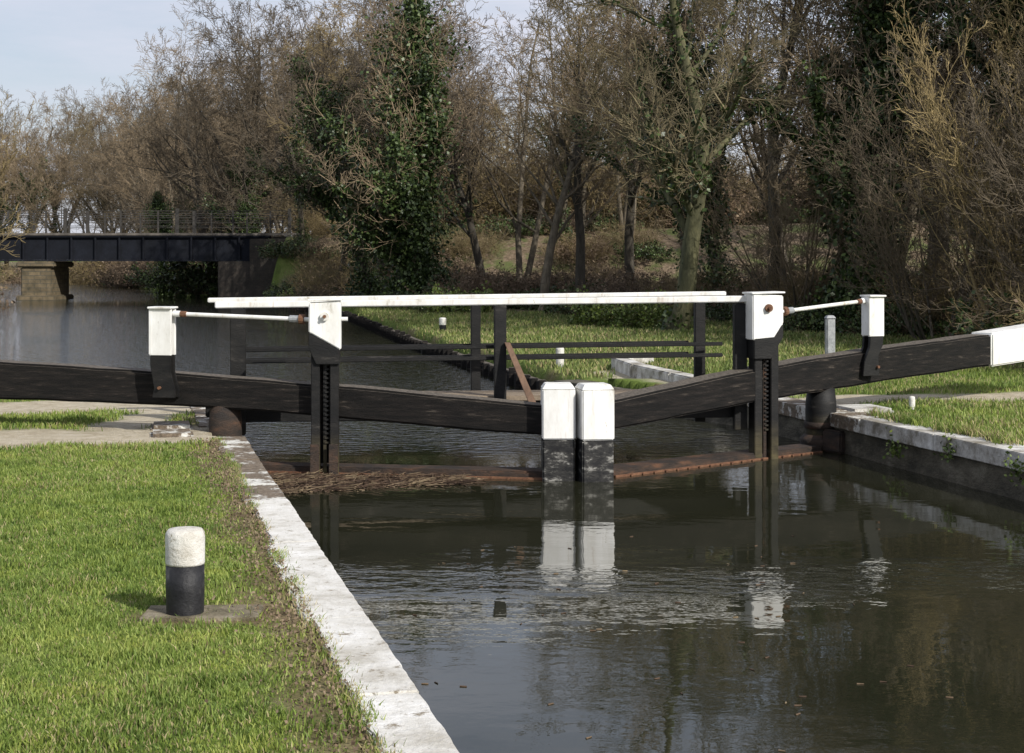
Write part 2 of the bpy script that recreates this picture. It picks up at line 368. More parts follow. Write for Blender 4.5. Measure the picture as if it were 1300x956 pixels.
# ------------------------------------------------------------ lock gates
M0=Vector((.65,15.15)); DL=Vector((-.981,.193)).normalized(); DR=Vector((.767,.642)).normalized()
AL=math.atan2(-DL.y,-DL.x); AR=math.atan2(DR.y,DR.x); AX=R(13.8)
def leaf(D,prof,white,gname):
    g=group(gname,(M0.x+D.x*3.5,M0.y+D.y*3.5,0)); sd=(-D.y,D.x)
    P=lambda r:M0+D*r
    rr=np.arange(prof[0][0],prof[-1][0]-.01,.3).tolist()+[prof[-1][0]]
    zb=np.interp(rr,[q[0] for q in prof],[q[1] for q in prof]); zt=np.interp(rr,[q[0] for q in prof],[q[2] for q in prof])
    loft('balance_beam',[rect_ring(P(r),sd,.30+random.uniform(-.008,.008),b+random.uniform(-.006,.006),t+random.uniform(-.005,.005)) for r,b,t in zip(rr,zb,zt)],M_beam,g,.022)
    loft('beam_end_white',[rect_ring(P(r),sd,.325,b,t) for r,b,t in white],M_white,g,.02)
    return g,P
gl,PL=leaf(DL,[(.12,.405,.69),(1.2,.47,.77),(2.3,.545,.855),(3.5,.615,.93),(4.8,.65,1.0),(6.1,.675,1.06),(8.0,.70,1.14)],[(8.0,.69,1.15),(9.3,.72,1.2)],'lock_gate')
gr,PR=leaf(DR,[(.1,.435,.72),(1.2,.52,.83),(2.3,.60,.94),(3.5,.665,1.03),(5,.735,1.11),(6.7,.80,1.185)],[(6.7,.79,1.20),(8.4,.87,1.31)],'lock_gate')
def mitre(g,x,y,ang):
    post('mitre_post_lower',x,y,.305,.31,-1,.395,ang,M_scuff,g,.015)
    post('mitre_post_white_head',x,y,.315,.32,.395,.875,ang,M_white,g,.012)
    post('mitre_post_cap',x,y,.315,.32,.872,.92,ang,M_white,g,.004,.8)
mitre(gl,.440,15.10,AX-R(12)); mitre(gr,.785,15.04,AX-R(2))
for g,D,P in((gl,DL,PL),(gr,DR,PR)):
    hbeam('top_rail',P(.25),P(3.45),.30,(-.22,.075),(-.22,.065),M_rust,g,.015)
    nrm=Vector((-D.y,D.x));  nrm=nrm if nrm.y<0 else -nrm
    a=P(.3)+nrm*.175; b=P(3.4)+nrm*.175
    hbeam('iron_strip',a,b,.03,(-.02,.02),(-.02,.015),M_iron,g,.004)
    for r in np.arange(.5,3.4,.16):
        q=P(r)+nrm*.19; rod('bolt',(q.x,q.y,.005),(q.x+nrm.x*.022,q.y+nrm.y*.022,.005),.012,M_iron,g,8)
    for r in np.arange(.42,3.4,.21):
        q=P(r)-nrm*.19; post('sheeting_board',q.x,q.y,.2,.05,-1.1,.05,math.atan2(D.y,D.x),M_rust,g,.004)
for g,P,x0 in((gl,PL,3.6),(gr,PR,3.62)):
    c=P(x0)
    lathe('heel_post',[(.16,-1),(.165,.2),(.165,.45),(.15,.64)] if g is gl else [(.17,-1),(.17,.3),(.17,.5),(.15,.70)],c.x,c.y,M_rust if g is gl else M_black,g)
    lathe('iron_collar',[(.15,.24),(.185,.24),(.185,.31),(.15,.31)],c.x,c.y,M_rust,g)
    lathe('base_collar',[(.16,.02),(.23,.02),(.23,.12),(.18,.17)],c.x,c.y,M_rust,g)
post('anchor_block',-3.06,15.60,.34,.25,.0,.34,R(5),M_rust,gl,.02)
post('anchor_block',3.62,17.25,.36,.28,.0,.24,R(35),M_rust,gr,.02)

def paddle(g,x,y,ang,ztop,zwh,cw,sgn):
    c,s=math.cos(ang),math.sin(ang)
    for k in(-1,1):
        post('paddle_upright',x+c*.092*k,y+s*.092*k,.085,.17,-.9,zwh+.1,ang,M_black,g,.006)
    post('paddle_slot_back',x-s*.05,y+c*.05,.10,.04,.1,zwh+.05,ang,M_beam,g,.002)
    post('paddle_rack',x+s*.02,y-c*.02,.035,.03,-.2,zwh+.02,ang,M_rust if sgn>0 else M_black,g,.002)
    for z in np.arange(.30,zwh,.045):
        post('rack_tooth',x+s*.035+c*.018,y-c*.035+s*.018,.045,.03,z,z+.02,ang,M_black,g,.002)
    h=cw/2
    if sgn<0: pts=[(-h,ztop-.02),(-h,zwh+.17),(-h+.03,zwh+.16),(h,zwh+.0),(h,ztop)]
    else: pts=[(h,ztop-.02),(h,zwh+.17),(h-.10,zwh+.02),(-h,zwh+.0),(-h,ztop)]
    plate('paddle_cap',pts,x,y,ang,.25,M_white,g,.01)
    if sgn<0: pts=[(-h-.002,zwh+.168),(-h-.002,zwh+.02),(-h+.07,zwh-.14),(h-.01,zwh-.14),(h-.01,zwh+.01)]
    else: pts=[(h+.002,zwh+.168),(h+.002,zwh+.03),(h-.14,zwh-.2),(-h+.02,zwh-.2),(-h+.02,zwh+.01)]
    plate('paddle_bracket',pts,x,y,ang,.235,M_black,g,.006)
    plate('cap_lid',[(-h-.015,ztop-.004),(h+.015,ztop+.004),(h+.015,ztop+.022),(-h-.015,ztop+.014)],x,y,ang,.28,M_white,g,.004)
    b=Vector((x,y,ztop-.15)); o=Vector((s,-c,0))
    rod('bearing_boss',b+o*.12,b+o*.155,.042,M_iron if sgn>0 else M_white,g,16)
    rod('spindle_nut',b+o*.15,b+o*.19,.018,M_iron,g,6)
pl_=Vector((-1.835,15.48)); paddle(gl,pl_.x,pl_.y,R(4),1.70,1.22,.31,-1)
pr_=Vector((2.66,16.66)); paddle(gr,pr_.x,pr_.y,R(14),1.745,1.26,.345,1)
for k in(-1,1):
    post('post_tail_strap',pl_.x+.092*k,pl_.y-.1,.09,.02,.0,.3,R(4),M_rust,gl,.003)

def stand(g,x,y,ang,ztop,zwh,zb,w,sgn):
    h=w/2
    for o_ in(-.055,.055):
        plate('stand_white_plate',[(-h,ztop),(-h,zwh),(h,zwh),(h,ztop)],x,y,ang,.035,M_white,g,.004,o_)
        plate('stand_black_plate',[(-h+.01,zwh+.002),(h-.01,zwh+.002),(h-.01,zwh-.16),(h+.04,zb+.06),(h+.04,zb),(-h+.03,zb),(-h+.05,zb+.10),(-h+.01,zwh-.10)] if sgn<0 else
              [(-h+.01,zwh+.002),(h-.01,zwh+.002),(h-.02,zwh-.10),(h-.08,zwh-.22),(h-.07,zb),(-h-.09,zb),(-h-.07,zb+.16),(-h,zwh-.12)],x,y,ang,.04,M_black,g,.004,o_)
    plate('stand_cover',[(-h-.012,ztop-.0),(h+.012,ztop-.0),(h+.012,ztop+.02),(-h-.012,ztop+.02)],x,y,ang,.20,M_white,g,.004)
    plate('stand_front_cheek',[(-h-.006,ztop-.002),(-h-.006,zwh+.01),(-h+.03,zwh+.01),(-h+.03,ztop-.002)],x,y,ang,.15,M_white,g,.004)
    plate('stand_web',[(-.02,zwh),(.02,zwh),(.02,zb),(-.02,zb)],x,y,ang,.07,M_iron,g,.003)
    q=Vector((x,y,zb+.1)); nn=Vector((-math.sin(ang),math.cos(ang),0))
    rod('stand_bolt',q-nn*.11,q+nn*.2,.016,M_iron,g,8)
sL=Vector((-3.485,15.72)); stand(gl,sL.x,sL.y,AL+R(2),1.615,1.15,.73,.225,-1)
sR=Vector((4.07,17.76)); stand(gr,sR.x,sR.y,AR-R(16),1.685,1.24,.80,.20,1)
def jrod(g,a,b):
    a=Vector(a);b=Vector(b); d=b-a
    rod('operating_rod',a,b,.021,M_white,g)
    for t0,t1,r,m in((.0,.05,.032,M_white),(.055,.10,.03,M_iron),(.86,.93,.036,M_grey),(.93,.965,.05,M_iron)):
        rod('rod_joint',a+d*t0,a+d*t1,r,m,g)
jrod(gl,(sL[0]+.11,sL[1]-.02,1.565),(pl_.x-.155,pl_.y-.02,1.515))
rod('rod_stub',(pl_.x+.16,pl_.y,1.52),(pl_.x+.22,pl_.y,1.52),.02,M_white,gl)
jrod(gr,(sR.x-.1,sR.y-.03,1.64),(pr_.x+.17,pr_.y,1.55))

# ------------------------------------------------------------ footbridge
fb=group('lock_footbridge',(-.2,17,.6))
A0,A1=Vector((-3.05,16.2)),Vector((2.50,16.74)); B0,B1=Vector((-3.28,17.0)),Vector((2.38,17.6))
hbeam('handrail_front',A0,A1,.13,(1.605,1.67),(1.655,1.72),M_white,fb,.008)
hbeam('handrail_rear',B0,B1,.12,(1.64,1.69),(1.70,1.75),M_white,fb,.008)
def onA(x): t=(x-A0.x)/(A1.x-A0.x); return A0+(A1-A0)*t
def onB(x): t=(x-B0.x)/(B1.x-B0.x); return B0+(B1-B0)*t
for x,w in((-2.82,.155),(-.125,.125),(2.42,.135)):
    q=onA(x); post('rail_post',q.x,q.y,w,.10,.3,1.64,R(6),M_black,fb,.006)
for x,w in((-2.93,.10),(-.40,.105),(2.09,.115)):
    q=onB(x); post('rail_post',q.x,q.y,w,.10,.3,1.68,R(6),M_black,fb,.006)
for (a,b,L0,L1,off,zz) in((A0,A1,.05,.955,.075,(1.045,1.165)),(B0,B1,.06,.93,.075,(1.01,1.135))):
    d=b-a; nn=Vector((-d.y,d.x)).normalized()*off
    for zc in zz:
        hbeam('knee_rail',a+d*L0+nn,a+d*L1+nn,.04,(zc-.018,zc+.022),(zc+.022,zc+.062),M_black,fb,.006)
for j in range(3):
    o=Vector((0,.14+.24*j)); hbeam('deck_plank',A0+o,A1+Vector((-.1,0))+o,.225,(.62,.675),(.62,.675),M_plank,fb,.006)
hbeam('deck_bearer',A0+Vector((0,.12)),A1+Vector((0,.12)),.12,(.42,.618),(.42,.618),M_black,fb,.01)
hbeam('deck_bearer',B0-Vector((0,.12)),B1-Vector((0,.12)),.12,(.42,.618),(.42,.618),M_black,fb,.01)
loft('diagonal_brace',[[Vector((-.05+a,16.42+b,1.24)) for a,b in((-.03,-.03),(.03,-.03),(.03,.03),(-.03,.03))],[Vector((.22+a,16.0+b,.62)) for a,b in((-.04,-.04),(.04,-.04),(.04,.04),(-.04,.04))]],M_brace,fb,.005)

# ------------------------------------------------------------ bollards & small posts
M_bblack=simple('bollard_black_paint',(.010,.010,.012),(.020,.020,.022),(.12,.115,.105),scale=7,rough=.55,fine=50,lo=.42,hi=.76,spec=.35)
def bollard(x,y,z,r,h,wf,black=True,name='mooring_bollard'):
    g=group(name,(x,y,z)); zb=z+h*(1-wf)
    lathe('bollard_body',[(r*.96,z-.1),(r*.96,z+.01),(r*1.0,z+h*.3),(r*.99,zb)],x,y,M_bblack if black else M_wcop,g)
    lathe('bollard_cap',[(r*1.0,zb),(r*1.01,zb+.01),(r*1.02,z+h-.035),(r*.99,z+h-.015),(r*.88,z+h),(r*.5,z+h+.006),(.005,z+h+.008)],x,y,M_wcop,g)
bollard(-1.585,7.64,.375,.093,.42,.40)
post('concrete_pad',-1.5,7.66,.62,.34,.2,.392,R(2),M_conc,None,.03)
bollard(-1.76,40,.33,.09,.30,.6)
bollard(.81,26.6,.36,.07,.26,.5,False)
bollard(4.62,18.2,.38,.035,.14,.9,False,'short_marker_post')
g=group('grey_marker_post',(4.4,22,.4)); post('post_shaft',4.36,21.6,.12,.10,.2,1.30,R(10),M_grey,g,.012); post('post_cap',4.36,21.6,.14,.12,1.30,1.34,R(10),M_grey,g,.006,.6)

# ------------------------------------------------------------ canal edging (timber piling)
g=group('canal_piling',(-2,36,0))
E=[(.6,23.9),(-2,36),(-6,57),(-13,80)]
for a,b in zip(E[:-1],E[1:]):
    a=Vector(a);b=Vector(b)
    hbeam('piling_waling',a,b,.12,(-.5,.22),(-.5,.22),M_beam,g,.01)
    L=(b-a).length; d=(b-a).normalized()
    if a.y<50:
        for t in np.arange(.3,L,.55):
            q=a+d*t; post('pile',q.x-.07,q.y,.12,.12,-.5,.26+random.uniform(-.04,.05),0,M_beam,g,.01)

# ------------------------------------------------------------ bridge
br=group('girder_bridge',(-24,84,0))
yb=82.2
def bx(name,x0,x1,y0,y1,z0,z1,mat,par,bev=.02): return post(name,(x0+x1)/2,(y0+y1)/2,x1-x0,y1-y0,z0,z1,0,mat,par,bev)
for yy in(yb,yb+4.2):
    bx('plate_girder',-36,-12.6,yy,yy+.08,2.1,3.28,M_girder,br,.0)
    bx('girder_flange_top',-36,-12.6,yy-.15,yy+.23,3.282,3.36,M_girder,br,.0)
    bx('girder_flange_bottom',-36,-12.6,yy-.15,yy+.23,2.03,2.098,M_girder,br,.0)
    for x in np.arange(-35.5,-12.6,1.25): bx('web_stiffener',x,x+.08,yy-.13,yy-.002,2.1,3.28,M_girder,br,.0)
bx('bridge_deck',-36,-11,yb+.25,yb+4.15,3.0,3.35,M_deckedge,br)
bx('deck_kerb',-36.2,-11,yb-.2,yb+.1,3.362,3.50,M_deckedge,br)
for yy in(yb-.05,yb+4.3):
    for x in np.arange(-36,-10.9,1.95):
        bx('railing_post',x-.04,x+.04,yy-.04,yy+.04,3.36,4.68,M_rail,br,.0)
    for z in(3.85,4.12,4.4,4.64): bx('railing_bar',-36,-11,yy-.02,yy+.02,z,z+.035,M_rail,br,.0)
    for x in np.arange(-35,-11,5.85): post('railing_standard',x,yy,.16,.16,3.4,4.78,0,M_rail,br,.0)
bx('pier_shaft',-25.6,-24.0,yb-.1,yb+3.2,-1,1.72,M_pier,br,.05)
bx('pier_capstone',-25.8,-23.8,yb-.25,yb+3.4,1.72,2.02,M_pier,br,.06)
bx('pier_plinth',-25.8,-23.8,yb-.3,yb+3.4,-1,.25,M_pier,br,.06)
bx('abutment',-13.6,-11.2,yb-.6,yb+5,-1,3.2,M_abut,br,.04)
bx('abutment_face',-15.3,-13.6,yb-.3,yb+4.6,-1,2.02,M_abut,br,.04)
hbeam('wing_wall',(-11.4,yb-.5),(-8.5,yb-4),.5,(-.5,3.2),(-.5,1.2),M_abut,br,.03)
bx('abutment',-38,-34,yb-.6,yb+5,-1,3.2,M_abut,br,.04)

# ------------------------------------------------------------ vegetation generators
def tubes(segs,k):
    S=np.array(segs,float); P0,P1,r0,r1=S[:,0:3],S[:,3:6],S[:,6],S[:,7]
    d=P1-P0; L=np.linalg.norm(d,axis=1,keepdims=True); d=d/np.maximum(L,1e-6)
    ref=np.where(np.abs(d[:,2:3])>.9,np.array([[1.,0,0]]),np.array([[0,0,1.]]))
    u=np.cross(d,ref); u/=np.linalg.norm(u,axis=1,keepdims=True); w=np.cross(d,u)
    a=2*np.pi*np.arange(k)/k
    ring=u[:,None,:]*np.cos(a)[None,:,None]+w[:,None,:]*np.sin(a)[None,:,None]
    V=np.concatenate([P0[:,None,:]+ring*r0[:,None,None],P1[:,None,:]+ring*r1[:,None,None]],1)
    n=len(S); base=(np.arange(n)*2*k)[:,None]; j=np.arange(k)[None,:]; jn=(j+1)%k
    F=np.stack([base+j,base+jn,base+k+jn,base+k+j],-1).reshape(-1,4)
    return V.reshape(-1,3),F
def leaves(C,size,r=rng):
    n=len(C); a=r.normal(size=(n,3)); a/=np.linalg.norm(a,axis=1,keepdims=True)
    b=np.cross(a,r.normal(size=(n,3))); b/=np.linalg.norm(b,axis=1,keepdims=True)
    s=(size*r.uniform(.6,1.3,n))[:,None]
    V=np.stack([C-a*s*.5,C+b*s*.38,C+a*s*.5,C-b*s*.38],1).reshape(-1,3)
    return V,np.arange(4*n).reshape(-1,4)
def pack(parts):
    Vs,Fs,Ms=[],[],[];o=0
    for (V,F),mi in parts:
        Vs.append(V);Fs.append(F+o);Ms.append(np.full(len(F),mi));o+=len(V)
    return np.concatenate(Vs),np.concatenate(Fs),np.concatenate(Ms)
def grow(out,rd,p,d,L,r,lev,P):
    ns=P['ns'][lev]; sl_=L/ns; pts=[]
    rr=r
    for i_ in range(ns):
        j=P['jit'][lev]
        d=(d+Vector((rd.gauss(0,j),rd.gauss(0,j),rd.gauss(0,j)+P['up'][lev]))).normalized()
        q=p+d*sl_; r2=r*(1-(i_+1)/ns*P['tap'][lev]); r2=max(r2,P['rmin'])
        out.append((*p,*q,rr,r2,lev)); pts.append((p.copy(),q.copy(),d.copy(),r2,(i_+1)/ns)); p=q; rr=r2
    if lev+1<len(P['n']):
        for c in range(P['n'][lev+1]):
            t=P['start'][lev]+(1-P['start'][lev])*((c+rd.random())/P['n'][lev+1])
            k=min(int(t*ns),ns-1); a,b,dd,rb,_=pts[k]; f=t*ns-k; pos=a.lerp(b,min(max(f,0),1))
            ax=dd.orthogonal().normalized(); ax=Quaternion(dd,rd.uniform(0,6.283))@ax
            ang=R(rd.uniform(*P['ang'][lev+1])); nd=Quaternion(ax,ang)@dd
            LL=L*P['len'][lev+1]*(1-P['fall'][lev+1]*t)*rd.uniform(.75,1.25)
            grow(out,rd,pos,nd,LL,max(rb*P['rad'][lev+1],P['rmin']),lev+1,P)
def tree(name,seed,H,r0,n=(1,15,8,6,4),start=(.25,.15,.1,.1),ang=((0,0),(35,65),(30,60),(25,60),(20,60)),len_=(1,.5,.45,.5,.55),fall=(0,.55,.4,.3,.2),
         jit=(.09,.14,.17,.2,.22),up=(.05,.07,.06,.05,.03),ivy=0,ivyr=.5,ivytop=.7,mats=(M_bark,M_twig,M_ivy),rmin=.0085,multi=1,spread=.15,lsz=.13):
    rd=random.Random(seed); out=[]
    P=dict(ns=(8,6,5,4,2),jit=jit,up=up,tap=(.8,.85,.85,.8,.5),rmin=rmin,n=n,start=start,ang=ang,len=len_,fall=fall,rad=(1,.55,.55,.55,.6))
    for m_ in range(multi):
        a=rd.uniform(0,6.28); k=0 if multi==1 else spread
        d=Vector((math.cos(a)*k+rd.gauss(0,.04),math.sin(a)*k+rd.gauss(0,.04),1)).normalized()
        grow(out,rd,Vector((math.cos(a)*k*.5,math.sin(a)*k*.5,-.3)),d,H*rd.uniform(.85,1),r0,0,P)
    if multi==1:
        for j in range(6):
            a=j*1.047+rd.uniform(-.3,.3); out.append((0,0,.35,math.cos(a)*r0*1.9,math.sin(a)*r0*1.9,-.25,r0*.55,r0*.35,0))
    S=np.array(out)
    thick=S[S[:,6]>.035]; thin=S[S[:,6]<=.035]
    parts=[(tubes(thick[:,:8],7),0),(tubes(thin[:,:8],3),1)]
    if ivy:
        r=np.random.default_rng(seed); T=S[(S[:,8]<=2)&(S[:,2]<H*ivytop)&(S[:,2]>-1)]
        T=T[T[:,6]>.03]; Ln=np.linalg.norm(T[:,3:6]-T[:,:3],axis=1)*np.where(T[:,8]==0,3.0,np.where(T[:,8]==1,1.1,.5))
        idx=r.choice(len(T),ivy,p=Ln/Ln.sum()); t=r.random((ivy,1)); C=T[idx,:3]*(1-t)+T[idx,3:6]*t
        lump=.6+.5*np.sin(C[:,2:3]*2.1+C[:,0:1]*1.3)+.35*np.sin(C[:,2:3]*5+C[:,1:2]*3)
        o=r.normal(size=(ivy,3)); o/=np.linalg.norm(o,axis=1,keepdims=True)
        C=C+o*(r.random((ivy,1))**.5)*ivyr*np.clip(lump,.25,1.5)*np.where(T[idx,8:9]==0,1,.65)
        parts.append((leaves(C,lsz,r),2))
    V,F,Mi=pack(parts)
    return np_mesh(name,V,F,list(mats),Mi,True)
T_oak=tree('spreading_tree_mesh',17,11.5,.26,n=(1,16,10,7,5),start=(.22,.15,.1,.1),ang=((0,0),(40,75),(30,60),(25,55),(20,50)),len_=(1,.52,.46,.5,.5),jit=(.11,.17,.18,.2,.2),mats=(M_barkg,M_twigo,M_ivy),ivy=2500,ivyr=.35,rmin=.006)
T_a=tree('bare_tree_mesh_a',2,13,.2,n=(1,18,8,6,4))
T_b=tree('bare_tree_mesh_b',3,13,.22,n=(1,16,9,6,4),start=(.3,.12,.1,.1),ang=((0,0),(25,50),(30,60),(25,60),(20,60)),mats=(M_bark,M_twigy,M_ivy))
T_c=tree('bare_tree_mesh_c',5,13,.15,n=(1,9,8,6,4),multi=2,spread=.22)
T_d=tree('bare_tree_mesh_d',8,13,.2,n=(1,18,8,6,4),ivy=9000,ivyr=.6,ivytop=.6)
T_big=tree('bare_tree_mesh_broad',13,13,.26,n=(1,20,10,7,4),start=(.2,.15,.1,.1),ang=((0,0),(35,70),(30,60),(25,60),(20,60)),len_=(1,.6,.45,.5,.5),jit=(.1,.16,.18,.2,.22),rmin=.009)
T_iv=tree('ivy_tree_mesh',21,13,.22,n=(1,22,8,6,3),start=(.08,.15,.1,.1),ivy=52000,ivyr=1.5,ivytop=.86,len_=(1,.44,.45,.5,.5),lsz=.15)
T_iv2=tree('ivy_tree_mesh_b',27,13,.24,n=(1,16,8,6,4),ivy=30000,ivyr=1.0,ivytop=.72)
T_w=tree('willow_scrub_mesh',31,7,.05,n=(1,9,6,4,3),multi=9,spread=.5,start=(.12,.1,.1,.1),ang=((0,0),(15,40),(15,45),(15,45),(15,45)),len_=(1,.5,.45,.5,.5),jit=(.09,.1,.12,.15,.2),mats=(M_twigy,M_twigy,M_green),rmin=.006)
T_w2=tree('willow_scrub_mesh_b',33,7,.045,n=(1,9,6,4,3),multi=10,spread=.6,start=(.1,.1,.1,.1),ang=((0,0),(20,50),(20,50),(15,45),(15,45)),len_=(1,.5,.45,.5,.5),mats=(M_bark,M_twig,M_green),rmin=.006)
def place(mesh,name,x,y,s,rot=None,sz=None):
    o=bpy.data.objects.new(name,mesh); z=float(height(np.array([x]),np.array([y]))[0])
    o.location=(x,y,z-.05); o.rotation_euler=(0,0,random.uniform(0,6.28) if rot is None else rot); sz=s if sz is None else sz
    o.scale=(s,s,sz); COL.objects.link(o); return o
place(T_oak,'spreading_oak_tree',3.9,37.6,1.0,.6)
place(T_iv2,'ivy_clad_tree',7.9,36.5,.95,1.0)
place(T_iv,'ivy_clad_tree',8.9,40,.78,4.0)
place(T_iv2,'ivy_clad_tree',6.3,47,.9,2.4)
place(T_iv2,'ivy_clad_tree',11.4,38,.9,5.1)
place(T_iv,'ivy_clad_tree',-3.3,58,1.0,.3)
place(T_iv2,'ivy_clad_tree',-5.6,62,.92,3.3)
place(T_iv,'ivy_clad_tree',-6.6,72,.85,2.3)
place(T_iv,'ivy_clad_tree',-20.4,92,.62,3)
place(T_iv2,'ivy_clad_tree',-18.5,96,.8,1)
place(T_iv2,'ivy_clad_tree',-14.6,88,.8,2)
for m,x,y,s in((T_a,1.05,52,.86),(T_b,2.25,53,.88),(T_c,.1,60,.95),(T_a,-1.0,64,1.0),(T_c,-8.2,74,.98),(T_big,-15.2,90,1.14),(T_big,-12,88,1.02),(T_d,-10.5,79,.75),
   (T_d,5.6,50,.95),(T_b,7.2,44,1.0),(T_c,9.6,42,1.15),(T_a,12.2,40,1.2),(T_b,13.0,35,1.2),(T_big,12.2,45,1.1),(T_a,9.2,52,1.1),(T_d,14,42,1.1),(T_b,4.3,57,.95),
   (T_a,15.5,31,1.1),(T_c,17,36,1.2),(T_b,-5.5,72,.95),(T_big,-18.5,94,.95),(T_c,-24,112,1.1),(T_c,-20.5,105,1.15),(T_c,-13.5,96,1.0),(T_c,-22.5,120,1.25),
   (T_big,-39,158,1.2),(T_c,-35.5,150,1.25),(T_a,-33,143,1.15),(T_big,-36.5,165,1.3),(T_a,-30,136,1.1),(T_c,-27.5,128,1.15),(T_b,-42.5,168,1.2)):
    place(m,'bare_tree',x,y,s)
place(T_w,'willow_tree',-15.6,38,1.05,.5)
def scatter_mass(name,protos,pts,smin,smax):
    e=group(name,(0,0,0))
    for x,y in pts:
        o=place(random.choice(protos),name+'_part',x,y,random.uniform(smin,smax)); o.parent=e
rs=random.Random(5)
scatter_mass('background_woodland',[T_a,T_b,T_c,T_d,T_b],[(rs.uniform(-6,36),rs.uniform(60,82)) for _ in range(20)]+[(rs.uniform(-9,50),rs.uniform(95,125)) for _ in range(26)]+[(rs.uniform(14,30),rs.uniform(32,58)) for _ in range(9)],.75,.98)
scatter_mass('distant_tree_line',[T_a,T_big,T_c,T_c,T_d],[(-14-(y-105)*.42+rs.uniform(0,22),y) for y in [rs.uniform(108,170) for _ in range(26)]]+[(rs.uniform(-90,-10),rs.uniform(192,225)) for _ in range(50)],1.2,1.65)
scatter_mass('left_bank_trees',[T_a,T_c],[(-36-rs.uniform(2,12)-(y-84)*.55,y) for y in [rs.uniform(70,180) for _ in range(14)]],.9,1.2)
for m,x,y,s in((T_w,9.9,30.5,.95),(T_w2,11.3,31,1.0),(T_w,12.4,29,1.05),(T_w2,8.9,33,.8),(T_w2,10.6,27.2,.75),(T_w2,11.6,26.4,.85),(T_w,13.6,27,1.1),(T_w2,7.2,40,.8),(T_w,14.5,33,1.2)):
    place(m,'willow_scrub',x,y,s)
def shrub(name,seed,nst,h,rad,mats,nleaf,lsz=.09):
    rd=random.Random(seed); out=[]
    P=dict(ns=(6,3,2),jit=(.16,.2,.2),up=(-.03,.0,0),tap=(.6,.6,.5),rmin=.005,n=(1,5,3),start=(.2,.1,.1),ang=((0,0),(25,65),(25,60)),len=(1,.4,.5),fall=(0,.3,.2),rad=(1,.7,.7))
    for _ in range(nst):
        a=rd.uniform(0,6.28);q=rd.random()**.6*rad; 
        grow(out,rd,Vector((math.cos(a)*q,math.sin(a)*q,-.05)),Vector((math.cos(a)*.35+rd.gauss(0,.35),math.sin(a)*.35+rd.gauss(0,.35),1)).normalized(),h*rd.uniform(.5,1.1),.009,0,P)
    S=np.array(out); parts=[(tubes(S[:,:8],3),0)]
    if nleaf:
        r=np.random.default_rng(seed); idx=r.integers(0,len(S),nleaf); C=S[idx,3:6]+r.normal(size=(nleaf,3))*.05; 
        parts.append((leaves(C,lsz,r),1))
    V,F,Mi=pack(parts); return np_mesh(name,V,F,mats,Mi,False)
S1=shrub('bramble_mesh',41,110,1.5,1.3,[M_twigr,M_brown],2000)
S2=shrub('bramble_mesh_b',42,90,1.0,1.4,[M_twigr,M_ivy],4500,.11)
S3=shrub('bramble_mesh_c',43,130,2.0,1.3,[M_twigy,M_brown],500)
S4=shrub('green_bush_mesh',44,70,1.0,1.1,[M_twigr,M_green],7000,.1)
pts=[]
edge=[(-10,67),(-3.5,59),(1,50),(6,43),(9.5,34),(12,28)]
for a,b in zip(edge[:-1],edge[1:]):
    L=math.hypot(b[0]-a[0],b[1]-a[1])
    for t in np.arange(0,L,.8):
        for k in range(2):
            f=t/L; pts.append((a[0]+(b[0]-a[0])*f+rs.uniform(0,7),a[1]+(b[1]-a[1])*f+rs.uniform(-.8,4)))
pts+=[(rs.uniform(-11.3,8),rs.uniform(72,83)) for _ in range(40)]
scatter_mass('bramble_undergrowth',[S1,S2,S3,S1,S2],pts,.5,1.05)
scatter_mass('embankment_thicket',[S3,S1,S3,S2],[(x+rs.uniform(-.6,.6),85+.08*(x+12)+rs.uniform(-1,5)) for x in np.arange(-9,34,.62)],1.4,2.6)
scatter_mass('ivy_groundcover',[S2,S4,S2],[(rs.uniform(-10.5,-3),rs.uniform(66,80)) for _ in range(16)]+[(3.2,39.5),(2.7,40.2),(6.5,38.6),(8.6,35.2),(7.4,37)]+[(rs.uniform(-3,9),rs.uniform(50,64)) for _ in range(12)],.5,.9)
scatter_mass('evergreen_shrub',[S2],[(-13,88),(-14.2,88.4),(-15.5,89),(-16.6,90)],1.7,2.2)
scatter_mass('far_bank_scrub',[S1,S3,S2],[(-14-(y-88)*.53+rs.uniform(.5,9),y) for y in [rs.uniform(88,160) for _ in range(60)]]+[(-32.5-rs.uniform(0,5)-(y-84)*.52,y) for y in [rs.uniform(60,160) for _ in range(20)]],1.0,1.9)
scatter_mass('right_bank_scrub',[S1,S3,S3,S2],[(rs.uniform(9,18),rs.uniform(23.5,30)) for _ in range(32)],.7,1.2)

# ------------------------------------------------------------ grass
def blades(name,x,y,h,w,mats,dryf=.08,z=None):
    n=len(x); zz=height(x,y) if z is None else z
    B=np.stack([x,y,zz-.005],1); a=rng.uniform(0,2*np.pi,n); u=np.stack([np.cos(a),np.sin(a),np.zeros(n)],1)
    l=rng.uniform(0,2*np.pi,n); lean=rng.uniform(.1,.75,n)*h
    tip=B+np.stack([np.cos(l)*lean,np.sin(l)*lean,h],1); mid=B+np.stack([np.cos(l)*lean*.3,np.sin(l)*lean*.3,h*.6],1)
    W=(w/2)[:,None]
    V=np.stack([B-u*W,B+u*W,mid+u*W*.8,mid-u*W*.8,tip],1).reshape(-1,3)
    b=(np.arange(n)*5)[:,None]
    F=np.concatenate([b+np.array([[0,1,2]]),b+np.array([[0,2,3]]),b+np.array([[3,2,4]])],0)
    pr=dryf*(1+1.6*np.clip(wob(x*1.1+5,y*1.1,1.1),-.6,1))
    mi=(rng.random(n)<pr).astype(int); mi=np.concatenate([mi,mi,mi])
    add(bpy.data.objects.new(name,np_mesh(name,V,F,mats,mi)))
